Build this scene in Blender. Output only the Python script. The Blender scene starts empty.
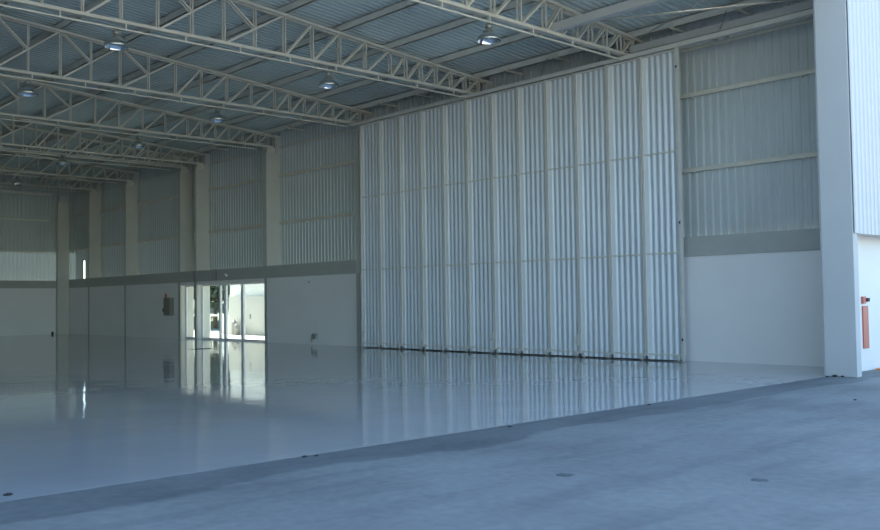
import bpy, bmesh, math, random
from mathutils import Vector, Matrix, noise
random.seed(7)
scene = bpy.context.scene
COL = scene.collection

# ------------------------------------------------------------------ camera
F_PX, YAW, PITCH, ROLL = 911.5, 0.750865, 0.0390393, -0.0141659
cam = bpy.data.cameras.new('camera')
cam.sensor_width = 36.0
cam.lens = F_PX / 880 * 36.0
cam.clip_end = 600
cam_ob = bpy.data.objects.new('camera', cam)
COL.objects.link(cam_ob)
fw = Vector((math.cos(YAW)*math.cos(PITCH), math.sin(YAW)*math.cos(PITCH), math.sin(PITCH)))
rt = Vector((-math.sin(YAW), math.cos(YAW), 0))
rt = -rt if rt.dot(Vector((0, 1, 0))) < 0 else rt
up = rt.cross(fw)
if up.z < 0: up = -up
c_, s_ = math.cos(ROLL), math.sin(ROLL)
R2 = c_*rt + s_*up
U2 = -s_*rt + c_*up
# the fitted axes (depth, wall, up) are left-handed: world x = depth, world y = -wall
def W(x, y, z): return Vector((x, -y, z))
def Wd(v): return Vector((v.x, -v.y, v.z))
m = Matrix((Wd(R2), Wd(U2), -Wd(fw))).transposed()
cam_ob.matrix_world = Matrix.Translation((0, 0, 1.6)) @ m.to_4x4()
scene.camera = cam_ob

# ------------------------------------------------------------------ light
scene.view_settings.view_transform = 'Standard'
scene.view_settings.look = 'None'
scene.view_settings.gamma = 1
scene.view_settings.use_curve_mapping = False
scene.view_settings.exposure = 1.55
world = bpy.data.worlds.new('sky'); scene.world = world
world.use_nodes = True
wn = world.node_tree.nodes; wl = world.node_tree.links
wn.clear()
sky = wn.new('ShaderNodeTexSky'); sky.sky_type = 'NISHITA'
sky.sun_disc = False
sky.sun_elevation = math.radians(50)
sky.sun_rotation = math.radians(100)
sky.altitude = 500; sky.air_density = 1.0; sky.dust_density = 0.6; sky.ozone_density = 0.6
bg = wn.new('ShaderNodeBackground'); bg.inputs['Strength'].default_value = 0.17
wo = wn.new('ShaderNodeOutputWorld')
tn = wn.new('ShaderNodeMixRGB'); tn.blend_type = 'MULTIPLY'; tn.inputs[0].default_value = 1; tn.inputs[2].default_value = (0.95, 1.05, 1.09, 1)
wl.new(sky.outputs[0], tn.inputs[1]); wl.new(tn.outputs[0], bg.inputs[0]); wl.new(bg.outputs[0], wo.inputs[0])
sun = bpy.data.lights.new('sun', 'SUN'); sun.energy = 7.0; sun.angle = math.radians(0.6)
sun.color = (1.0, 0.94, 0.84)
sun_ob = bpy.data.objects.new('sun', sun); COL.objects.link(sun_ob)
_el, _az = math.radians(50), math.radians(-10)
_trav = W(-math.cos(_el)*math.cos(_az), math.cos(_el)*math.sin(_az), -math.sin(_el))
sun_ob.rotation_euler = _trav.to_track_quat('-Z', 'Y').to_euler()
sun_ob.location = W(60, -20, 60)

# ------------------------------------------------------------------ materials
def mat(name, col, rough=0.6, metal=0.0, var=0.0, vscale=3.0, bump=0.0, bscale=40.0, coat=0.0, spec=0.5, tint=None):
    m = bpy.data.materials.new(name); m.use_nodes = True
    nt = m.node_tree; b = nt.nodes['Principled BSDF']
    b.inputs['Roughness'].default_value = rough
    b.inputs['Metallic'].default_value = metal
    b.inputs['Specular IOR Level'].default_value = spec
    if coat: b.inputs['Coat Weight'].default_value = coat; b.inputs['Coat Roughness'].default_value = 0.05
    tc = nt.nodes.new('ShaderNodeTexCoord')
    n = nt.nodes.new('ShaderNodeTexNoise'); n.inputs['Scale'].default_value = vscale
    n.inputs['Detail'].default_value = 5
    nt.links.new(tc.outputs['Object'], n.inputs['Vector'])
    r = nt.nodes.new('ShaderNodeValToRGB')
    lo = tint if tint else tuple(c*(1-var) for c in col)
    hi = tuple(min(1, c*(1+var*0.5)) for c in col)
    r.color_ramp.elements[0].position = 0.3; r.color_ramp.elements[1].position = 0.7
    r.color_ramp.elements[0].color = (*lo, 1); r.color_ramp.elements[1].color = (*hi, 1)
    nt.links.new(n.outputs['Fac'], r.inputs['Fac'])
    nt.links.new(r.outputs['Color'], b.inputs['Base Color'])
    if bump:
        n2 = nt.nodes.new('ShaderNodeTexNoise'); n2.inputs['Scale'].default_value = bscale
        nt.links.new(tc.outputs['Object'], n2.inputs['Vector'])
        bp = nt.nodes.new('ShaderNodeBump'); bp.inputs['Strength'].default_value = bump
        bp.inputs['Distance'].default_value = 0.02
        nt.links.new(n2.outputs['Fac'], bp.inputs['Height'])
        nt.links.new(bp.outputs['Normal'], b.inputs['Normal'])
    return m

M = {}
M['steel'] = mat('cream_painted_steel', (0.74, 0.71, 0.62), 0.5, var=0.12, vscale=1.5)
M['purlin'] = mat('grey_primed_steel', (0.78, 0.77, 0.71), 0.5, var=0.08, vscale=1.5)
M['roof'] = mat('roof_sheet', (0.64, 0.74, 0.73), 0.42, metal=0.0, var=0.12, vscale=0.6)
M['clad'] = mat('galvanised_cladding', (0.58, 0.63, 0.63), 0.5, metal=0.0, var=0.07, vscale=0.7)
M['leaf'] = mat('door_leaf_sheet', (0.64, 0.69, 0.73), 0.38, metal=0.1, var=0.08, vscale=0.6)
M['leaf_frame'] = mat('door_leaf_frame_paint', (0.68, 0.67, 0.62), 0.5, var=0.08)
M['band'] = mat('grey_band_paint', (0.44, 0.45, 0.42), 0.8, var=0.05)
M['edge'] = mat('pale_edge_panel', (0.86, 0.88, 0.88), 0.4, var=0.03)
M['concrete'] = mat('grey_painted_concrete', (0.60, 0.60, 0.55), 0.8, var=0.06, vscale=1.0, bump=0.15)
M['pillar'] = mat('pillar_paint', (0.56, 0.57, 0.56), 0.8, var=0.04, vscale=1.0, bump=0.1)
M['masonry'] = mat('white_painted_blockwork', (0.84, 0.83, 0.81), 0.8, var=0.03, vscale=0.8, bump=0.15)
M['white'] = mat('white_render', (0.85, 0.85, 0.80), 0.8, var=0.03)
M['facade'] = mat('white_facade_sheet', (0.57, 0.58, 0.59), 0.4, var=0.02)
M['alu'] = mat('white_aluminium', (0.75, 0.76, 0.78), 0.35)
M['dark'] = mat('dark_rubber', (0.03, 0.03, 0.03), 0.6)
M['zinc'] = mat('zinc_hardware', (0.45, 0.45, 0.43), 0.4, metal=0.7)
M['reflector'] = mat('spun_aluminium', (0.50, 0.52, 0.50), 0.28, metal=0.9)
M['ballast'] = mat('grey_ballast_casing', (0.30, 0.31, 0.29), 0.4, metal=0.5)
M['red'] = mat('red_paint', (0.50, 0.13, 0.10), 0.45)
M['cabinet'] = mat('brown_grey_cabinet', (0.22, 0.21, 0.18), 0.5)
M['grass'] = mat('dry_grass', (0.11, 0.13, 0.07), 0.9, var=0.4, vscale=0.8)
M['leaf_green'] = mat('tree_leaves', (0.055, 0.09, 0.055), 0.8, var=0.5, vscale=1.5)
M['bark'] = mat('bark', (0.12, 0.09, 0.06), 0.9)
M['drum'] = mat('grey_weathered_plastic', (0.35, 0.34, 0.32), 0.7)
M['yard'] = mat('pale_yard_concrete', (0.42, 0.41, 0.38), 0.85, var=0.1, vscale=1.0)

# translucent sheet (lets daylight through)
m = bpy.data.materials.new('translucent_sheet'); m.use_nodes = True
nt = m.node_tree; b = nt.nodes['Principled BSDF']; b.inputs['Base Color'].default_value = (0.60, 0.65, 0.64, 1)
tr = nt.nodes.new('ShaderNodeBsdfTranslucent'); tr.inputs['Color'].default_value = (0.58, 0.64, 0.64, 1)
mx = nt.nodes.new('ShaderNodeMixShader'); mx.inputs[0].default_value = 0.20
nt.links.new(b.outputs[0], mx.inputs[1]); nt.links.new(tr.outputs[0], mx.inputs[2])
nt.links.new(mx.outputs[0], nt.nodes['Material Output'].inputs[0]); M['translucent'] = m

m = M['translucent'].copy(); m.name = 'side_leak_glow_sheet'; M['side_leak_glow'] = m  # translucency stands in for daylight leaking in under the steel cladding
m.node_tree.nodes['Mix Shader'].inputs[0].default_value = 0.11
# glass
m = bpy.data.materials.new('clear_glass'); m.use_nodes = True
nt = m.node_tree; nt.nodes.remove(nt.nodes['Principled BSDF'])
tp = nt.nodes.new('ShaderNodeBsdfTransparent'); tp.inputs[0].default_value = (0.90, 0.95, 0.93, 1)
gl = nt.nodes.new('ShaderNodeBsdfGlossy'); gl.inputs['Roughness'].default_value = 0.02
fr = nt.nodes.new('ShaderNodeFresnel'); mx = nt.nodes.new('ShaderNodeMixShader')
ge = nt.nodes.new('ShaderNodeNewGeometry'); mf = nt.nodes.new('ShaderNodeMath'); mf.operation = 'SUBTRACT'; mf.use_clamp = True
nt.links.new(fr.outputs[0], mf.inputs[0]); nt.links.new(ge.outputs['Backfacing'], mf.inputs[1])
nt.links.new(mf.outputs[0], mx.inputs[0]); nt.links.new(tp.outputs[0], mx.inputs[1]); nt.links.new(gl.outputs[0], mx.inputs[2])
nt.links.new(mx.outputs[0], nt.nodes['Material Output'].inputs[0]); M['glass'] = m

# glossy epoxy floor
m = bpy.data.materials.new('glossy_epoxy_floor'); m.use_nodes = True
nt = m.node_tree; b = nt.nodes['Principled BSDF']
tc = nt.nodes.new('ShaderNodeTexCoord')
n1 = nt.nodes.new('ShaderNodeTexNoise'); n1.inputs['Scale'].default_value = 0.35; n1.inputs['Detail'].default_value = 6
nt.links.new(tc.outputs['Object'], n1.inputs['Vector'])
r = nt.nodes.new('ShaderNodeValToRGB')
r.color_ramp.elements[0].position = 0.3; r.color_ramp.elements[1].position = 0.75
r.color_ramp.elements[0].color = (0.49, 0.50, 0.50, 1); r.color_ramp.elements[1].color = (0.54, 0.55, 0.55, 1)
nt.links.new(n1.outputs['Fac'], r.inputs['Fac']); nt.links.new(r.outputs[0], b.inputs['Base Color'])
b.inputs['Roughness'].default_value = 0.06
b.inputs['Specular IOR Level'].default_value = 0.42
n2 = nt.nodes.new('ShaderNodeTexNoise'); n2.inputs['Scale'].default_value = 0.9; n2.inputs['Detail'].default_value = 3
n2.inputs['Roughness'].default_value = 0.45
nt.links.new(tc.outputs['Object'], n2.inputs['Vector'])
bp = nt.nodes.new('ShaderNodeBump'); bp.inputs['Strength'].default_value = 0.35; bp.inputs['Distance'].default_value = 0.02
nt.links.new(n2.outputs['Fac'], bp.inputs['Height']); nt.links.new(bp.outputs[0], b.inputs['Normal'])
M['floor'] = m

# apron concrete: patches, a darker worn strip along the threshold, stains
m = bpy.data.materials.new('apron_concrete'); m.use_nodes = True
nt = m.node_tree; b = nt.nodes['Principled BSDF']; b.inputs['Roughness'].default_value = 0.72
b.inputs['Specular IOR Level'].default_value = 0.3
L = nt.links.new
tc = nt.nodes.new('ShaderNodeTexCoord')
def nz(scale, det=6, stretch=None):
    n = nt.nodes.new('ShaderNodeTexNoise'); n.inputs['Scale'].default_value = scale; n.inputs['Detail'].default_value = det
    if stretch:
        mp = nt.nodes.new('ShaderNodeMapping'); mp.inputs['Scale'].default_value = stretch
        L(tc.outputs['Object'], mp.inputs[0]); L(mp.outputs[0], n.inputs['Vector'])
    else: L(tc.outputs['Object'], n.inputs['Vector'])
    return n
def mth(op, a, bb):
    n = nt.nodes.new('ShaderNodeMath'); n.operation = op
    for i, v in enumerate((a, bb)):
        if isinstance(v, (int, float)): n.inputs[i].default_value = v
        else: L(v, n.inputs[i])
    return n.outputs[0]
base = nz(0.6); r = nt.nodes.new('ShaderNodeValToRGB')
r.color_ramp.elements[0].position = 0.3; r.color_ramp.elements[1].position = 0.72
r.color_ramp.elements[0].color = (0.27, 0.27, 0.255, 1); r.color_ramp.elements[1].color = (0.37, 0.37, 0.345, 1)
L(base.outputs[0], r.inputs[0])
fine = nz(9, 8); mc = nt.nodes.new('ShaderNodeMixRGB'); mc.blend_type = 'OVERLAY'; mc.inputs[0].default_value = 0.22
L(r.outputs[0], mc.inputs[1]); L(fine.outputs[0], mc.inputs[2])
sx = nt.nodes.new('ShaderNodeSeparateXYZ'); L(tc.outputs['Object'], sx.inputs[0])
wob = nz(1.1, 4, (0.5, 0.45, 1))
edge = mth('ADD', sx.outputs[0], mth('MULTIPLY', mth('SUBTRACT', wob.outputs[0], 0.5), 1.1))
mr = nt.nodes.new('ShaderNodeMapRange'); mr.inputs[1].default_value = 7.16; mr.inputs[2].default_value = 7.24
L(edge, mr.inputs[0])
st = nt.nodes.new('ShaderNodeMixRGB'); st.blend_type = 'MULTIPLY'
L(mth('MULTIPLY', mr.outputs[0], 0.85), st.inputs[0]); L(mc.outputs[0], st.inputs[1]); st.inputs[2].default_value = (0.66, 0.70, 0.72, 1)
# streaks
sk = nz(1.0, 5, (2.2, 0.5, 1)); r2 = nt.nodes.new('ShaderNodeValToRGB')
r2.color_ramp.elements[0].position = 0.38; r2.color_ramp.elements[1].position = 0.5
r2.color_ramp.elements[0].color = (0.86, 0.87, 0.88, 1); r2.color_ramp.elements[1].color = (1, 1, 1, 1)
L(sk.outputs[0], r2.inputs[0])
fin = nt.nodes.new('ShaderNodeMixRGB'); fin.blend_type = 'MULTIPLY'; fin.inputs[0].default_value = 1
L(st.outputs[0], fin.inputs[1]); L(r2.outputs[0], fin.inputs[2]); L(fin.outputs[0], b.inputs['Base Color'])
bp = nt.nodes.new('ShaderNodeBump'); bp.inputs['Strength'].default_value = 0.25; bp.inputs['Distance'].default_value = 0.01
L(fine.outputs[0], bp.inputs['Height']); L(bp.outputs[0], b.inputs['Normal'])
M['apron'] = m
M['stain'] = mat('dark_patch_concrete', (0.17, 0.18, 0.18), 0.8, var=0.35, vscale=8)

# ------------------------------------------------------------------ mesh helpers (all in hall coordinates: x depth, y toward the side wall, z up)
class MB:
    def __init__(self): self.v = []; self.f = []; self.smooth = []
    def add(self, vs, fs, sm=False):
        o = len(self.v); self.v += [tuple(p) for p in vs]
        for f in fs: self.f.append([i+o for i in f]); self.smooth.append(sm)
        return self
    def box(self, x0, x1, y0, y1, z0, z1):
        vs = [(x, y, z) for x in (x0, x1) for y in (y0, y1) for z in (z0, z1)]
        return self.add(vs, [(0,1,3,2),(4,6,7,5),(0,4,5,1),(2,3,7,6),(0,2,6,4),(1,5,7,3)])
    def bar(self, p, q, w, h=None, ref=(0, 0, 1)):
        h = h or w; p = Vector(p); q = Vector(q); d = (q-p).normalized(); r = Vector(ref)
        if abs(d.dot(r)) > 0.95: r = Vector((1, 0, 0))
        a = d.cross(r).normalized()*w/2; b = a.normalized().cross(d).normalized()*h/2
        vs = [p-a-b, p+a-b, p+a+b, p-a+b, q-a-b, q+a-b, q+a+b, q-a+b]
        return self.add(vs, [(0,3,2,1),(4,5,6,7),(0,1,5,4),(1,2,6,5),(2,3,7,6),(3,0,4,7)])
    def tube(self, p, q, r, n=10, r2=None, cap=True):
        r2 = r if r2 is None else r2
        p = Vector(p); q = Vector(q); d = (q-p).normalized(); t = Vector((0, 0, 1)) if abs(d.z) < .9 else Vector((1, 0, 0))
        a = d.cross(t).normalized(); b = a.cross(d)
        vs = []
        for c, rr in ((p, r), (q, r2)):
            for i in range(n):
                an = 2*math.pi*i/n; vs.append(c + a*rr*math.cos(an) + b*rr*math.sin(an))
        self.add(vs, [(i, (i+1) % n, n+(i+1) % n, n+i) for i in range(n)], True)
        if cap:
            o = len(self.v)-2*n
            self.f += [[o+i for i in range(n)][::-1], [o+n+i for i in range(n)]]; self.smooth += [False, False]
        return self
    def lathe(self, c, prof, n=24):
        vs = []
        for r, z in prof:
            for i in range(n):
                an = 2*math.pi*i/n; vs.append((c[0]+r*math.cos(an), c[1]+r*math.sin(an), c[2]+z))
        fs = []
        for k in range(len(prof)-1):
            for i in range(n): fs.append((k*n+i, k*n+(i+1) % n, (k+1)*n+(i+1) % n, (k+1)*n+i))
        return self.add(vs, fs, True)
    def sheet(self, axis, a0, a1, off, depth, period, bot, top, frac=0.45, flank=0.18, sgn=-1, phase=0.0, thick=0.006):
        """vertical ribbed sheet; axis 'x' runs along x at y=off, 'y' runs along y at x=off; top / bottom may be functions"""
        pts = []; a = a0; P = period
        prof = [(0, 0), (frac*P, 0), ((frac+flank)*P, 1), ((1-flank)*P, 1)]
        k = math.floor((a0-phase)/P) - 1
        while True:
            base = phase + k*P
            if base > a1: break
            for u, d in prof:
                if a0 < base+u < a1: pts.append((base+u, d))
            k += 1
        pts = [(a0, 0)] + pts + [(a1, 0)]
        fb = bot if callable(bot) else (lambda t: bot)
        ft = top if callable(top) else (lambda t: top)
        vs = []; n = len(pts)
        for th in (0, thick):
            for u, d in pts:
                o = off + sgn*depth*d - sgn*th
                for z in (fb(u), ft(u)):
                    vs.append((u, o, z) if axis == 'x' else (o, u, z))
        fs = []
        for s in range(2):
            for i in range(n-1):
                q = s*2*n; f = (q+2*i, q+2*i+2, q+2*i+3, q+2*i+1); fs.append(f if s == 0 else f[::-1])
        for i in range(n-1):
            fs.append((2*i, 2*n+2*i, 2*n+2*i+2, 2*i+2)); fs.append((2*i+1, 2*i+3, 2*n+2*i+3, 2*n+2*i+1))
        return self.add(vs, fs)
    def build(self, name, material, parent=None, origin=None):
        me = bpy.data.meshes.new(name)
        base = Vector((0, 0, 0))
        if parent is not None: base = parent_world(parent)
        elif origin is not None: base = W(*origin)
        me.from_pydata([tuple(W(*p)-base) for p in self.v], [], [f[::-1] for f in self.f])
        me.polygons.foreach_set('use_smooth', self.smooth)
        me.materials.append(material); me.update()
        bm = bmesh.new(); bm.from_mesh(me); bmesh.ops.recalc_face_normals(bm, faces=bm.faces[:]); bm.to_mesh(me); bm.free()
        o = bpy.data.objects.new(name, me); COL.objects.link(o)
        if parent is not None: o.parent = parent
        else: o.location = base
        return o
def parent_world(p):
    v = Vector((0, 0, 0))
    while p is not None: v = v + p.location; p = p.parent
    return v
def tag(o, label=None, cat=None, group=None, kind=None):
    if label: o['label'] = label
    if cat: o['category'] = cat
    if group: o['group'] = group
    if kind: o['kind'] = kind
    return o
def empty(name, x, y, z, label=None, cat=None, group=None, kind=None):
    o = bpy.data.objects.new(name, None); COL.objects.link(o); o.location = W(x, y, z); o.empty_display_size = .2
    return tag(o, label, cat, group, kind)
def struct(name, mb, material, label=None):
    o = mb.build(name, material); return tag(o, label, None, None, 'structure')
def copy_tree(o, parent=None, delta=None):
    c = o.copy(); COL.objects.link(c); c.parent = parent
    if delta is not None: c.location = o.location + delta
    for ch in list(o.children): copy_tree(ch, c)
    return c

# ------------------------------------------------------------------ dimensions
YW = 20.20        # inner face of the masonry side wall
YC = 20.90        # side wall cladding
XB = 53.20        # inner face of the back masonry wall
XC = 53.85        # back cladding
X0 = 8.00         # threshold
YR = 0.0          # ridge
def z_top(y): return 8.55 + .0794*(19.72-abs(y))          # truss top chord
def z_roof(y): return z_top(y) + .26
TRUSS_X = [14.1, 19.9, 25.93, 32.05, 37.95, 39.5, 45.4, 50.1]
COLS = [14.1, 19.9, 25.93, 32.05, 37.95, 39.5, 45.4, 50.1]

# ------------------------------------------------------------------ floor, apron, ground
struct('floor', MB().box(X0, XC+.1, -21, 20.87, -0.30, 0.0), M['floor'], 'glossy pale grey epoxy floor of the hangar')
struct('ground_apron', MB().box(-60, X0, -60, 60, -0.30, -0.001), M['apron'], 'worn grey concrete apron in front of the hangar')
struct('ground_yard', MB().box(X0, 120, 20.87, 90, -0.30, -0.006), M['yard'], 'pale concrete yard beyond the glass doors')
struct('ground_rear', MB().box(XC+.1, 120, -60, 20.87, -0.30, -0.006), M['grass'])
struct('ground_far_side', MB().box(X0, XC+.1, -60, -21, -0.30, -0.006), M['grass'])

# ------------------------------------------------------------------ side wall (right)
wr = empty('wall_right', 30, YW, 0, kind='structure')
mb = MB(); TB = 2.62
segs = [(8.21, 14.0), (14.2, 19.8), (20.0, 25.83), (26.03, 31.95), (39.6, 45.3), (45.5, 50.0), (50.2, XB)]
for a, c in segs: mb.box(a, c, YW, YC-.06, 0, TB)
mb.box(32.15, 37.85, YW, YC-.06, 2.47, TB); mb.box(38.05, 39.40, YW, YC-.06, 2.47, TB)
mb.build('blockwork', M['masonry'], wr)
mb = MB()
for a, c in [(8.21, 14.0), (14.2, 19.8), (20.0, 25.83), (26.03, 31.95), (32.15, 37.85), (38.05, 39.40), (39.6, 45.3), (45.5, 50.0), (50.2, XB)]:
    mb.box(a, c, YW-.015, YC-.06, TB, 3.11)
mb.box(26.03, XB, YW-.04, YW, TB, 3.11).box(8.21, 25.82, YW-.04, YW, TB, 3.11)
mb.build('concrete_band', M['band'], wr)
mb = MB(); mb.sheet('x', 8.21, XC, YC, .028, .215, 4.88, 8.95, phase=.03, frac=.40, flank=.10)
lo = MB().sheet('x', 8.21, 25.9, YC, .028, .215, 3.11, 4.88, phase=.03, frac=.40, flank=.10)
lo.build('lower_cladding', M['clad'], wr)
lo = MB().sheet('x', 25.9, 52.45, YC, .028, .215, 3.11, 4.88, phase=.03, frac=.40, flank=.10).sheet('x', 52.62, XC, YC, .028, .215, 3.11, 4.88).sheet('x', 52.45, 52.62, YC, .02, .4, 4.2, 4.88)
lo.build('translucent_cladding', M['side_leak_glow'], wr)  # steel row made to glow slightly, imitating the light leak at its foot
mb.build('ribbed_cladding', M['clad'], wr)
# back wall
wb = empty('wall_back', XB, 0, 0, kind='structure')
MB().box(XB, XC-.06, -YC, YC, 0, TB).build('blockwork', M['masonry'], wb)
MB().box(XB-.015, XC-.06, -YC, YC, TB, 3.06).build('concrete_band', M['band'], wb)
MB().sheet('y', -YC, YC, XC, .035, .215, 4.70, lambda y: z_roof(y)+.02).build('ribbed_cladding', M['clad'], wb)
MB().sheet('y', -YC, YC, XC-.01, .035, .215, 3.06, 4.70).build('translucent_cladding', M['translucent'], wb)
# left wall
wlf = empty('wall_left', 30, -YW, 0, kind='structure')
MB().box(8.21, XB, -YC+.06, -YW, 0, TB).build('blockwork', M['masonry'], wlf)
MB().box(8.21, XB, -YC+.06, -YW+.015, TB, 3.11).build('concrete_band', M['band'], wlf)
MB().sheet('x', 8.21, XC, -YC, .035, .215, 3.11, 8.95, sgn=1).build('ribbed_cladding', M['clad'], wlf)
# front: header above the opening, facade each side
wf = empty('wall_front', X0, 18, 0, kind='structure')
mb = MB().box(7.98, 8.20, 18.17, 30, 0, 10.2).box(7.98, 8.20, -30, -18.17, 0, 10.2)
mb.box(8.2, 12, 29.8, 30, 0, 10.2)  # unseen side return, added to block light
mb.build('facade_wall', M['masonry'], wf)
MB().box(7.60, 8.20, -17.94, 17.94, 8.35, 10.2).build('opening_header', M['pillar'], wf)
mb = MB().sheet('y', 17.96, 30, 7.42, .022, .19, 2.80, 10.3, frac=.55, flank=.12)
mb.sheet('y', -30, -17.96, 7.42, .022, .19, 2.80, 10.3, frac=.55, flank=.12)
mb.sheet('y', -17.94, 17.94, 7.42, .022, .19, 8.36, 10.3, frac=.55, flank=.12)
mb.build('facade_cladding', M['facade'], wf)
mb = MB().box(7.43, 7.97, 18.19, 30, 2.84, 2.92).box(7.43, 7.97, -30, -18.19, 2.84, 2.92)
mb.build('soffit', M['facade'], wf)
# unseen roof behind the facade, added with the side return to block light
MB().box(7.5, 12, 21.5, 30, 9.9, 10.1).build('light_block_roof', M['clad'], wf)

# roof
def roof_sheet():
    mb = MB(); P = .205; pts = []; x = 7.5; k = 0
    while x < XC+.3:
        pts += [(x, 0), (x+.09, 0), (x+.12, 1), (x+.175, 1)]; x += P
    n = len(pts)
    for s in (1, -1):
        vs = []
        for th in (0, .008):
            for u, d in pts:
                for y in (0.0, 21.25):
                    vs.append((u, s*y, z_roof(y)+.05*d+th))
        fs = []
        for l in range(2):
            q = l*2*n
            for i in range(n-1):
                f = (q+2*i, q+2*i+2, q+2*i+3, q+2*i+1); fs.append(f)
        mb.add(vs, fs)
    return mb
struct('ceiling', roof_sheet(), M['roof'], 'grey-blue ribbed metal roof underside')

# ------------------------------------------------------------------ columns
pl = MB().box(7.45, 8.08, 17.95, 18.165, -.002, 10.25)
o = pl.build('entrance_pillar', M['pillar'], origin=(7.77, 18.06, 0))
tag(o, 'tall pale grey concrete pillar at the right edge of the hangar opening', 'pillar')
bv = o.modifiers.new('bevel', 'BEVEL'); bv.width = .012; bv.segments = 2
o = MB().box(7.45, 8.08, -18.165, -17.95, -.002, 10.25).build('entrance_pillar', M['pillar'], origin=(7.77, -18.06, 0))
tag(o, 'pale concrete pillar at the far left edge of the hangar opening', 'pillar')

col_labels = {
 14.1: 'concrete column behind the folding doors, its head under the nearest truss',
 19.9: 'concrete column behind the folding doors, under the second truss from the opening',
 25.93: 'full-height grey column just past the far end of the folding doors',
 32.05: 'grey concrete column right of the glass doors, standing above their right edge',
 37.95: 'grey concrete column between the narrow glass pane and the wide glass doors',
 39.5: 'grey concrete column left of the narrow glass pane, close beside another column',
 45.4: 'grey concrete column left of the wall hose cabinet in the dim far part',
 50.1: 'narrow-looking grey column nearest the dark far corner on the side wall'}
def column(x):
    c = empty('concrete_column', x, 20.5, 0, col_labels[x], 'column', 'concrete columns along the side wall')
    s = MB().box(x-.1, x+.1, YW-.03, YC-.06, 0, 7.78).build('shaft', M['concrete'], c)
    MB().box(x-.104, x+.104, YW-.034, YW+.05, 0, 2.62).build('shade_toned_base', M['band'], c)  # shade of the lower inner face, put into the colour with band grey
    MB().box(x-.11, x+.11, 20.62, 20.86, 7.78, 8.46).build('column_head', M['pillar'], c)
    MB().box(x-.08, x+.08, 20.22, 20.62, 7.78, 8.0).build('bearing_plate', M['steel'], c)
    return c
for x in COLS: column(x)
c = empty('concrete_column', XB-.2, 19.8, 0, 'broad grey corner column against the back wall at the far end', 'column')
MB().box(XB-.30, XB-.02, 19.52, 20.16, 0, 7.55).build('shaft', M['concrete'], c)
MB().box(XB-.28, XB-.04, 19.6, 20.05, 7.55, 7.92).build('column_head', M['pillar'], c)

# ------------------------------------------------------------------ girts
def girt(z, y=YC-.085, x0=8.21, x1=53.7):
    mb = MB().box(x0, x1, y-.035, y+.0, z-.05, z+.05); mb.box(x0, x1, y-.05, y+.04, z+.04, z+.055)
    x = x0+1.5
    while x < x1: mb.box(x-.02, x+.02, y-.04, y+.04, z-.09, z-.05); x += 2.9
    return mb
for z, l in ((4.88, 'lower cream steel girt running along the ribbed side wall'), (6.83, 'middle cream steel girt running along the ribbed side wall'), (8.02, 'thin uppermost girt just under the eaves of the side wall')):
    if z > 8: mb = MB().box(8.21, 53.7, YC-.11, YC-.085, z-.03, z+.03)
    else: mb = girt(z)
    tag(mb.build('wall_girt', M['steel'], origin=(30, YC-.1, z)), l, 'wall girt', 'girts along the side wall')
for z, l in ((6.52, 'upper steel girt across the ribbed back wall'), (4.70, 'lower girt across the back wall above the pale lit strip')):
    mb = MB().box(XC-.12, XC-.085, -20.7, 19.3, z-.045, z+.045); mb.box(XC-.13, XC-.05, -20.7, 19.3, z+.03, z+.045)
    tag(mb.build('wall_girt', M['purlin'], origin=(XC-.1, 10, z)), l, 'wall girt', 'girts across the back wall')

# ------------------------------------------------------------------ trusses
ZB = 8.03
NODES = [20.30, 19.72, 19.11, 18.50, 17.90, 17.30, 16.70, 15.80, 14.90, 14.00, 13.12]
MAIN = [13.12, 11.36, 9.62, 7.86, 6.10, 4.34, 2.58, 0.82]
def web(x, p, q, w=.045):
    mb = MB()
    for dx in (-.06, .06): mb.bar((x+dx, *p), (x+dx, *q), w*.6, w)
    return mb
def make_truss(x, label, group='steel roof trusses'):
    t = empty('roof_truss', x, 20.3, ZB, label, 'roof truss', group)
    mb = MB()
    mb.box(x-.075, x+.075, -20.3, 20.55, ZB-.03, ZB+.045)
    mb.build('bottom_chord', M['steel'], t)
    mb = MB()
    for dx in (-.09, .09):
        for s in (1, -1):
            mb.bar((x+dx, s*20.85, z_top(20.85)), (x+dx, 0, z_top(0)), .07, .07)
    mb.build('top_chord', M['steel'], t)
    def vert(y): web(x, (y, ZB), (y, z_top(y))).build('vertical_strut', M['steel'], t)
    def diag(y0, z0, y1, z1): web(x, (y0, z0), (y1, z1)).build('diagonal_brace', M['steel'], t)
    for i, y in enumerate(NODES):
        vert(y)
        if i: diag(y, ZB, NODES[i-1], z_top(NODES[i-1])) if False else None
    # diagonals rise toward the wall from the foot of each vertical
    for i in range(len(NODES)-1):
        diag(NODES[i+1]+.02, ZB, NODES[i]-.02, z_top(NODES[i]))
    for i in range(len(MAIN)-1):
        a, b_ = MAIN[i], MAIN[i+1]      # a nearer the wall
        mid = (a+b_)/2; vert(mid); vert(b_)
        diag(b_+.02, ZB, a-.02, z_top(a))
        zm = (ZB+z_top(a))/2
        diag(mid, zm, b_+.02, z_top(b_))
    # thin tube clamped under the bottom chord
    mb = MB().bar((x-.04, -15, ZB-.165), (x-.04, 19.7, ZB-.165), .045, .035)
    y = 19.2
    while y > 0: mb.bar((x-.04, y, ZB-.16), (x-.04, y, ZB-.03), .03, .05); y -= 1.48
    mb.build('lower_tube', M['steel'], t)
    vert(20.62)
    # ladder-like gusset lattice at the wall end
    mb = MB()
    for k in range(4): mb.bar((x-.03, 19.9+.0, ZB+.1+.11*k), (x-.03, 20.25, ZB+.1+.11*k), .02)
    mb.bar((x-.03, 19.9, ZB), (x-.03, 19.9, ZB+.5), .02); mb.bar((x-.03, 20.25, ZB), (x-.03, 20.25, ZB+.5), .02)
    mb.build('end_lattice', M['steel'], t)
    return t
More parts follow.
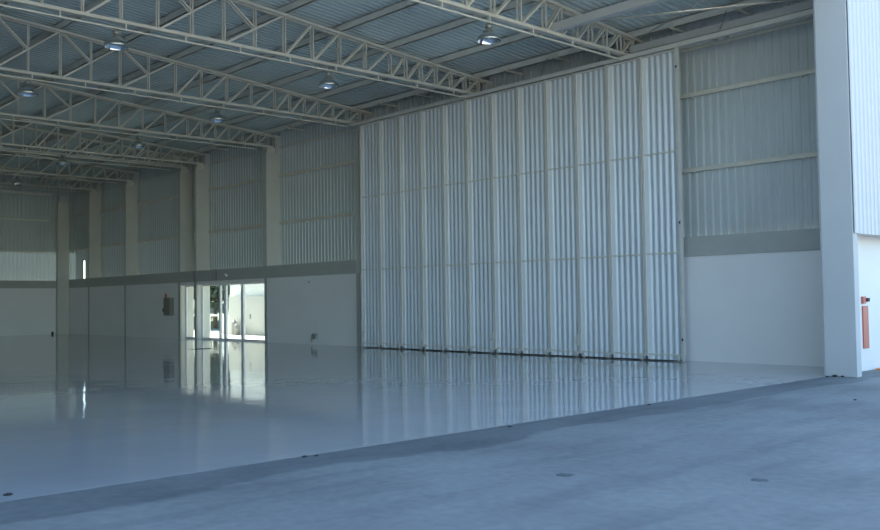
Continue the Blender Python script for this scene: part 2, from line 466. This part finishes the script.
tl = ['nearest the hangar opening, cut by the top of the picture', 'second from the opening, ending above the folding doors',
      'third from the opening, at the far end of the folding doors', 'fourth from the opening, above the column right of the glass doors',
      'fifth from the opening, resting on the column between the glass panes', 'sixth from the opening, close behind the fifth',
      'seventh from the opening, deep in the dim far part', 'eighth from the opening, nearest the back wall']
t0 = make_truss(TRUSS_X[0], 'steel lattice roof truss ' + tl[0])
for x, l in zip(TRUSS_X[1:], tl[1:]):
    c = copy_tree(t0); c.location = W(x, 20.3, ZB); c['label'] = 'steel lattice roof truss ' + l
# gable beam at the back wall
mb = MB().box(XB-.1, XB+.08, -20, 19.3, 7.92, 8.05)
tag(mb.build('gable_beam', M['purlin'], origin=(XB, 10, 7.98)), 'dim horizontal steel beam across the top of the back wall', 'beam')

# ------------------------------------------------------------------ purlins (with little sag-rod cleats)
PY = [20.30, 18.50, 16.70, 14.90, 13.10, 11.36, 9.60, 7.85, 6.1, 4.3, 2.5, .8]
ordn = ['first', 'second', 'third', 'fourth', 'fifth', 'sixth', 'seventh', 'eighth', 'ninth', 'tenth', 'eleventh', 'twelfth']
for i, y in enumerate(PY):
    z = z_top(y)+.035
    mb = MB().box(8.21, XB, y-.03, y+.0, z, z+.20).box(8.21, XB, y-.03, y+.06, z, z+.015).box(8.21, XB, y-.03, y+.06, z+.185, z+.20)
    x = 11.1
    while x < XB: mb.box(x-.03, x+.03, y-.045, y+.03, z+.02, z+.16); x += 5.9
    tag(mb.build('roof_purlin', M['purlin'], origin=(30, y, z)), 'long grey steel roof purlin, %s from the ribbed side wall' % ordn[i], 'purlin', 'roof purlins')
for y, w_ in ((-3, 'next to the ridge'), (-7, 'second from the ridge'), (-11, 'third from the ridge'), (-15, 'fourth from the ridge'), (-19, 'nearest the left wall')):
    z = z_top(y)+.035
    tag(MB().box(8.21, XB, y-.03, y+.03, z, z+.19).build('roof_purlin', M['purlin'], origin=(30, y, z)), 'grey roof purlin on the left roof slope, ' + w_, 'purlin', 'roof purlins of the left slope')
# eave brackets
for i, x in enumerate((10.9, 12.8, 16.6, 18.5, 22.6, 24.45, 28.3, 30.2, 34.3, 36.2, 41.5, 43.4)):
    z = 8.50
    mb = MB().box(x-.02, x+.02, 20.02, YC-.05, z-.025, z+.025).box(x-.02, x+.02, 20.24, 20.28, z, z+.16)
    lab = ('short steel eave bracket from edge purlin to side wall, %s from the opening' % ordn[i])
    tag(mb.build('eave_bracket', M['steel'], origin=(x, 20.4, z)), lab, 'bracket', 'eave brackets above the door track')

# front bay beams
mb = MB().box(8.22, 14.22, 16.93, 17.12, ZB+.045, ZB+.24)
tag(mb.build('ceiling_beam', M['pillar'], origin=(11, 17.0, ZB)), 'thick pale box beam joining the nearest truss to the opening, left one', 'beam')
mb = MB().box(8.22, 14.0, 20.05, 20.22, ZB+.05, ZB+.23)
tag(mb.build('ceiling_beam', M['pillar'], origin=(11, 20.1, ZB)), 'thick pale box beam directly above the door track at top right', 'beam')
for i, (a, b2, l) in enumerate((((13.95, 17.35, 8.31), (8.25, 20.55, 8.31), 'thin steel brace rod crossing the front bay, the flatter of the two'), ((13.6, 20.0, 8.41), (8.25, 17.15, 8.41), 'thin steel brace rod rising steeply from the door track end'))):
    mb = MB().tube(a, b2, .018, 6); tag(mb.build('brace_rod', M['steel'], origin=a), l, 'brace rod', 'crossed brace rods of the front bay')

# ------------------------------------------------------------------ door track and folding leaves
t = empty('door_track', 17, 19.8, 7.85, 'long steel door track above the folding doors along the side wall', 'door track')
MB().box(8.21, 25.75, 19.74, 19.86, 7.845, 7.955).build('track_rail', M['leaf_frame'], t)
MB().box(8.21, 14.3, 20.02, 20.09, 7.86, 7.93).build('guide_rail', M['leaf_frame'], t)
mb = MB()
for x in (11.45, 11.15): mb.box(x-.04, x+.04, 19.88, 20.02, 7.83, 7.99).tube((x, 19.84, 7.96), (x, 20.06, 7.96), .03, 8)
mb.build('track_roller', M['zinc'], t)
for x in (22.0, 17.0, 11.3): MB().bar((x, 19.85, 7.9), (x, 20.26, 8.60), .02).build('hanger_rod', M['zinc'], t)

XL = [12.43+1.067*k for k in range(12)]
YF = 19.74
def make_leaf():
    """leaf with its near lower corner at x=0; width 1.065"""
    w = 1.062; g = .010
    t = empty('folding_door_leaf', 0, YF, 0)
    mb = MB(); pr = [(.035, .036), (.13, .062)]
    for k in range(4):
        u = .15+k*.178; pr += [(u, .064), (u+.05, .036), (u+.08, .034), (u+.135, .062)]
    pr += [(.85, .064), (.885, .036)]
    vs = [(u, YF+d+t_, z_) for t_ in (0, .005) for u, d in pr for z_ in (.035, 7.76)]; n_ = len(pr)
    fs = [(q+2*i, q+2*i+2, q+2*i+3, q+2*i+1) for q in (0, 2*n_) for i in range(n_-1)]
    fs += [(2*i, 2*n_+2*i, 2*n_+2*i+2, 2*i+2) for i in range(n_-1)] + [(2*i+1, 2*i+3, 2*n_+2*i+3, 2*n_+2*i+1) for i in range(n_-1)]
    mb.add(vs, fs)
    mb.build('ribbed_sheet', M['leaf'], t)
    MB().box(.88, 1.02, YF+.024, YF+.036, .035, 7.80).build('edge_panel', M['edge'], t)
    for a, b_ in ((g, g+.030), (w-.045-g, w-g)): MB().box(a, b_, YF, YF+.07, .12, 7.82).build('stile', M['leaf_frame'], t)
    for z in (.17, 2.71, 5.25, 7.78): MB().box(g+.055, w-.055-g, YF+.005, YF+.028, z-.02, z+.02).build('rail', M['leaf_frame'], t)
    MB().box(.05, w-.05, YF+.045, YF+.07, .018, .034).build('bottom_seal', M['dark'], t)
    caster(t, .12)
    return t
def caster(t, x):
    c = MB().box(x-.04, x+.04, YF-.01, YF+.06, .09, .15).box(x-.035, x+.035, YF-.01, YF+.0, .03, .10).build('caster', M['leaf_frame'], t)
    MB().tube((x, YF+.005, .045), (x, YF+.045, .045), .044, 14).build('wheel', M['zinc'], c)
def latch(t, x):
    mb = MB()
    for z in (.42, .56): mb.box(x-.0, x+.16, YF-.03, YF-.005, z-.012, z+.012)
    mb.box(x+.02, x+.05, YF-.03, YF+.0, .34, .62)
    mb.build('latch', M['leaf_frame'], t)
proto = make_leaf()
leaf_pos = ['first from the right, nearest the hangar opening', 'second from the right', 'third from the right', 'fourth from the right, after a dark seam', 'fifth from the right',
 'sixth from the right', 'seventh from the right, mid-row', 'eighth from the right', 'ninth from the right', 'tenth from the right', 'eleventh from the right, last but one', 'twelfth from the right, nearest the glass doors']
leaves = []
for i in range(12):
    o = proto if i == 0 else copy_tree(proto)
    leaves.append(o)
for i, o in enumerate(leaves):
    if i in (2, 5, 8, 11):
        # far leaf of each group of three carries a second caster and the latch
        px = 1.062-.12
        save = o.location.copy(); o.location = W(0, YF, 0)
        caster(o, px); latch(o, 1.062-.18) if i == 11 else None
        o.location = save
    if i in (3, 6, 9):
        save = o.location.copy(); o.location = W(0, YF, 0); latch(o, .015); o.location = save
    tag(o, 'tall ribbed metal door leaf, ' + leaf_pos[i], 'door leaf', 'folded hangar door leaves')
for i, o in enumerate(leaves):
    o.location = W(XL[i], YF, 0)
# end jamb post
t = empty('door_end_post', 12.38, 19.78, 0, 'slim pale steel end post at the near edge of the folding doors', 'post')
MB().box(12.375, 12.425, 19.72, 19.82, .02, 7.84).build('post', M['leaf_frame'], t)
mb = MB()
for z in (.55, 3.45, 7.35): mb.box(12.385, 12.42, 19.70, 19.72, z-.03, z+.03)
mb.build('bolt', M['dark'], t)

# ------------------------------------------------------------------ glass doors
YG = 20.47
def glazing(name, x0, x1, mulls, label):
    d = empty(name, (x0+x1)/2, YG, 0, label, kind='structure')
    mb = MB().box(x0, x1, YG-.04, YG+.04, 2.41, 2.47).box(x0, x1, YG-.04, YG+.04, 0, .07).box(x0, x0+.06, YG-.04, YG+.04, .07, 2.41).box(x1-.06, x1, YG-.04, YG+.04, .07, 2.41)
    mb.build('frame', M['alu'], d)
    xs = [x0+.06]
    for a, w in mulls:
        MB().box(a-w/2, a+w/2, YG-.05, YG+.04, .07, 2.41).build('mullion', M['alu'], d); xs += [a-w/2, a+w/2]
    xs.append(x1-.06)
    for a, b2 in zip(xs[::2], xs[1::2]):
        if b2-a > .05: MB().box(a, b2, YG-.004, YG+.004, .07, 2.41).build('glass_pane', M['glass'], d)
    return d
glazing('door_1', 32.16, 37.84, [(34.32, .20), (35.77, .18), (36.22, .12)], 'wide sliding glass doors in white frame')
MB().box(33.6, 33.66, YG-.09, YG-.05, .95, 1.15).build('door_handle', M['zinc'], bpy.data.objects['door_1'])
glazing('window_1', 38.06, 39.39, [], 'narrow full-height glass pane left of the glass doors')
o = MB().box(32.15, 37.85, YW+.0, YC-.05, .0, .006).build('trim_1', M['zinc']); o['kind'] = 'structure'
# ------------------------------------------------------------------ outside, seen through the glass
struct('ground_hill', (lambda mb: mb.add([(40, 27, -.2), (120, 27, -.2), (120, 90, 9), (40, 90, 9)], [(0, 1, 2, 3)]))(MB()), M['grass'])
t = empty('outbuilding', 38, 25, 0, 'bright white outbuilding beyond the glass doors', 'building')
MB().box(30, 42.7, 24.6, 24.8, 0, 1.95).build('lower_wall', M['concrete'], t)
MB().box(30, 42.9, 24.8, 31, 0, 6.5).build('upper_wall', M['white'], t)
MB().box(30, 42.9, 24.55, 31.2, 6.5, 6.65).build('roof', M['clad'], t)
t = empty('yard_fence', 45, 25, 0, 'low white fence left of the outbuilding, seen through the glass', 'fence')
mb = MB().box(43.0, 44.0, 25.0, 25.12, 0, 1.0); mb.build('fence_wall', M['white'], t)
MB().box(44.0, 54, 25.03, 25.09, .92, 1.02).build('top_rail', M['white'], t)
for x in (44.02, 45.6, 48.4, 51.6): MB().box(x, x+.14, 24.99, 25.13, 0, 1.05).build('post', M['white'], t)
for i, (x, y, h) in enumerate(((41.7, 24.35, .72), (41.2, 24.2, .55))):
    t = empty('gas_cylinder', x, y, 0, ['taller grey cylinder against the white wall outside the glass doors', 'shorter grey cylinder against the white wall outside the glass doors'][i], 'cylinder')
    MB().lathe((x, y, 0), [(0, 0), (.15, 0), (.15, h-.12), (.11, h-.04), (.05, h), (0, h)], 16).build('body', M['drum'], t)
    MB().tube((x, y, h), (x, y, h+.07), .04, 8).build('valve', M['zinc'], t)
def tree(x, y, zb, h, r, label, seed):
    rnd = random.Random(seed)
    t = empty('tree', x, y, zb, label, 'tree', 'trees on the slope outside')
    mb = MB().tube((x, y, zb-.3), (x, y, zb+h*.55), .16, 8, .08)
    for k in range(4):
        a = k*1.6+seed; mb.tube((x, y, zb+h*(.3+.06*k)), (x+math.cos(a)*r*.5, y+math.sin(a)*r*.5, zb+h*(.5+.07*k)), .06, 6, .02)
    mb.build('trunk', M['bark'], t)
    mb = MB()
    for k in range(1100):
        while True:
            p = Vector((rnd.uniform(-1, 1), rnd.uniform(-1, 1), rnd.uniform(-1, 1)))
            if .35 < p.length < 1: break
        p = p*(1+.25*noise.noise(p*2.3+Vector((seed, 0, 0))))
        c = Vector((x+p.x*r, y+p.y*r, zb+h*.62+p.z*h*.40)); s = rnd.uniform(.10, .2)*r*.9
        n = Vector((rnd.gauss(0, 1), rnd.gauss(0, 1), rnd.gauss(0, 1))).normalized(); a = n.orthogonal().normalized()*s; b2 = n.cross(a)
        mb.add([c-a, c+b2*.6, c+a, c-b2*.6, c+n*s*.35], [(0, 1, 4), (1, 2, 4), (2, 3, 4), (3, 0, 4)])
    mb.build('crown', M['leaf_green'], t)
for i, (x, y, h, r, l) in enumerate(((52, 29.0, 5.5, 1.9, 'dark green tree seen through the wide glass door, right beside the white outbuilding'), (57.5, 30.2, 6.5, 2.2, 'dark green tree seen through the wide glass door, left of its neighbour'),
 (64, 31.5, 6.5, 2.3, 'dark green tree seen through the narrow glass pane'), (61, 38.5, 9, 3.2, 'large green tree higher on the slope behind the others'), (70, 38.5, 9, 3.2, 'distant green tree at the far left of the slope outside'), (53, 36, 8.5, 3, 'tall green tree rising behind the left end of the outbuilding'))):
    tree(x, y, max(0, (y-27)*.146-.2), h, r, l, i+3)

# ------------------------------------------------------------------ lamps
def make_lamp(x, y, z):
    t = empty('high_bay_lamp', x, y, z)
    MB().tube((x, y, z), (x, y, z-.04), .012, 6).build('hook', M['zinc'], t)
    MB().lathe((x, y, z), [(0, -.03), (.055, -.03), (.085, -.055), (.085, -.12), (.05, -.155), (0, -.155)], 18).build('ballast_housing', M['ballast'], t)
    rf = MB().lathe((x, y, z), [(.05, -.15), (.08, -.165), (.14, -.22), (.20, -.29), (.255, -.335), (.272, -.415), (.268, -.42)], 28).build('reflector', M['reflector'], t)
    MB().lathe((x, y, z), [(.268, -.42), (.247, -.33), (.19, -.275), (.12, -.22), (.05, -.18), (0, -.175)], 28).build('inner_reflector', M['lens'], t)
    MB().lathe((x, y, z), [(0, -.18), (.035, -.20), (.055, -.27), (.04, -.35), (0, -.375)], 14).build('bulb', M['white'], t)
    return t
m = bpy.data.materials.new('lamp_lens'); m.use_nodes = True
b = m.node_tree.nodes['Principled BSDF']; b.inputs['Base Color'].default_value = (.8, .85, .9, 1); b.inputs['Roughness'].default_value = .08
b.inputs['Metallic'].default_value = 1; M['lens'] = m
zl = ZB-.17
lamp_pos = [(14.08, 14.75, 'high bay lamp hanging from the nearest truss, at top centre'), (19.88, 8.63, 'large high bay lamp at upper left under the second truss'), (19.88, 14.53, 'high bay lamp under the second truss, left of the folding doors'),
 (25.91, 8.74, 'high bay lamp at the left edge under the third truss'), (25.91, 14.57, 'high bay lamp under the third truss, near the middle of its span in view'), (32.03, 14.75, 'small distant high bay lamp under the fourth truss'),
 (37.93, 14.2, 'tiny distant high bay lamp under the fifth truss'), (45.38, 14.86, 'farthest tiny high bay lamp near the dark back wall')]
l0 = make_lamp(*lamp_pos[0][:2], zl)
for i, (x, y, l) in enumerate(lamp_pos):
    o = l0 if i == 0 else copy_tree(l0)
    o.location = W(x, y, zl); tag(o, l, 'lamp', 'high bay lamps under the trusses')

# ------------------------------------------------------------------ small fittings
t = empty('hose_cabinet', 40.45, 20.15, 1.1, 'brownish grey hose cabinet on the side wall left of the glass pane', 'cabinet')
MB().box(40.10, 40.72, 19.98, YW-.002, 1.08, 1.92).build('body', M['cabinet'], t)
MB().box(40.12, 40.70, 19.965, 19.98, 1.11, 1.89).build('door', M['cabinet'], t)
tag(MB().box(40.80, 40.88, 20.12, YW-.002, 1.90, 2.12).build('alarm_plate', M['red'], origin=(40.84, 20.15, 1.9)), 'small red plate above the left corner of the hose cabinet', 'sign')
tag(MB().tube((40.86, 20.06, 1.25), (40.86, 20.06, 1.42), .06, 12).box(40.83, 40.89, 20.06, YW-.002, 1.3, 1.36).build('alarm_bell', M['dark'], origin=(40.86, 20.15, 1.3)), 'small black knob beside the left edge of the hose cabinet', 'alarm')
t = empty('socket_box', 28.6, 20.2, .2, 'low grey socket box with conduit bend on the wall right of the glass doors', 'socket')
MB().box(28.50, 28.72, 20.10, YW-.002, .22, .42).build('box', M['zinc'], t)
MB().tube((28.80, 20.13, .10), (28.80, 20.13, .36), .02, 8).tube((28.80, 20.13, .36), (28.72, 20.13, .36), .02, 8).build('conduit', M['zinc'], t)
for x, l in ((36.30, 'left'), (36.02, 'right')):
    tag(MB().box(x-.02, x+.02, 20.14, YW-.017, 2.63, 3.12).build('conduit_pipe', M['cabinet'], origin=(x, 20.16, 2.63)), 'short dark conduit on the band above the glass doors, %s of the pair' % l, 'conduit', 'conduits above the glass doors')
tag(MB().box(37.95, 37.99, 20.12, YW-.032, 2.55, 3.10).build('conduit_pipe', M['cabinet'], origin=(37.97, 20.14, 2.55)), 'short dark conduit on the column between the glass panes', 'conduit')
t = empty('security_light', 35.1, 20.1, 2.84, 'small white fixture on the band above the glass doors', 'light fixture')
MB().box(35.05, 35.15, 20.08, YW-.017, 2.80, 2.88).build('bracket', M['zinc'], t)
MB().tube((35.12, 20.06, 2.86), (34.85, 19.98, 2.80), .045, 10).build('head', M['white'], t)
tag(MB().box(28.98, 29.06, 20.17, YW-.002, 2.35, 2.43).build('wall_plate', M['zinc'], origin=(29.0, 20.18, 2.38)), 'tiny wall plate under the band right of the glass doors', 'wall plate')
tag(MB().box(52.9, 53.0, 19.2, 19.3, 0, .12).tube((52.95, 19.25, .12), (52.95, 19.25, .16), .03, 8).build('floor_fitting', M['dark'], origin=(52.95, 19.25, 0)), 'small black object at the foot of the far corner column', 'fitting')
# red sign on the facade wall
t = empty('extinguisher_sign', 7.95, 19.85, .47, 'tall red vertical sign on the white facade wall right of the pillar', 'sign')
MB().box(7.95, 7.978, 19.54, 19.80, .47, 1.36).build('panel', M['red'], t)
tag(MB().box(7.93, 7.978, 19.52, 19.66, 1.41, 1.56).build('sign_plate', M['red'], origin=(7.95, 19.7, 1.41)), 'small red plate above the tall red sign on the facade', 'sign')
tag(MB().box(7.90, 7.978, 19.68, 19.78, 1.45, 1.53).build('alarm_button', M['dark'], origin=(7.95, 19.88, 1.45)), 'small black box above the tall red sign on the facade', 'alarm')
# drain slot in the floor, bits on the ground
tag(MB().box(29.4, 29.95, 15.6, 16.4, -.001, .004).build('floor_drain', M['dark'], origin=(29.7, 16, 0)), 'dark floor hatch slot in front of the narrow glass pane', 'drain')
def patch(x, y, r, label, seed):
    rnd = random.Random(seed); n = 18; vs = [(x, y, .0)]
    for i in range(n):
        a = 2*math.pi*i/n; rr = r*rnd.uniform(.75, 1.1); vs.append((x+rr*math.cos(a), y+rr*math.sin(a), -.002))
    vs = [(a, b_, .002) for a, b_, c in vs] + [(a, b_, -.002) for a, b_, c in vs[1:]]
    fs = [(0, 1+i, 1+(i+1) % n) for i in range(n)] + [(1+i, 1+n+i, 1+n+(i+1) % n, 1+(i+1) % n) for i in range(n)]
    tag(MB().add(vs, fs).build('repair_patch', M['stain'], origin=(x, y, 0)), label, 'repair patch')
patch(5.35, 6.51, .085, 'round dark patch in the apron, left of the other patch', 1)
patch(3.97, 7.48, .075, 'round dark patch in the apron below the pillar, right one', 2)
def debris(x, y, s, label, seed, z=-.004):
    rnd = random.Random(seed); mb = MB()
    bm = bmesh.new(); bmesh.ops.create_icosphere(bm, subdivisions=2, radius=1)
    vs = []
    for v in bm.verts:
        p = v.co*(1+.5*noise.noise(v.co*1.7+Vector((seed*3.1, 0, 0))))
        vs.append((x+p.x*s, y+p.y*s*1.6, z+.45*s+p.z*s*.5))
    mb.add(vs, [[v.index for v in f.verts] for f in bm.faces]); bm.free()
    tag(mb.build('debris_clump', M['dark'], origin=(x, y, z)), label, 'debris', 'small dark debris along the threshold')
for i, a in enumerate(((7.86, 17.88, .045, 'largest dark clump of debris at the foot of the entrance pillar'), (7.72, 17.90, .032, 'small dark clump just right of the larger one at the pillar foot'), (7.96, 17.75, .03, 'dark debris on the threshold line touching the left of the pillar'),
   (7.93, 5.44, .022, 'left dark crumb of the pair on the threshold line'), (7.90, 5.57, .018, 'right dark crumb of the pair on the threshold line'), (8.22, 2.62, .025, 'dark crumb on the threshold at the far left of the picture'),
   (7.86, 8.5, .018, 'dark crumb on the threshold below the middle of the folding doors'), (7.9, 11.6, .02, 'dark crumb on the threshold below the right end of the folding doors'), (5.9, 14.1, .02, 'small dark crumb on the apron below the pillar'))):
    debris(*a, seed=i+1, z=(0 if a[0] > 8 else -.004))
M['orange'] = mat('orange_paint', (0.80, 0.28, 0.06), 0.6)
tag(MB().box(7.70, 7.90, 19.95, 20.45, -.001, .03).build('orange_board', M['orange'], origin=(7.8, 20.2, 0)), 'small orange strip on the ground by the facade at the right edge', 'board')
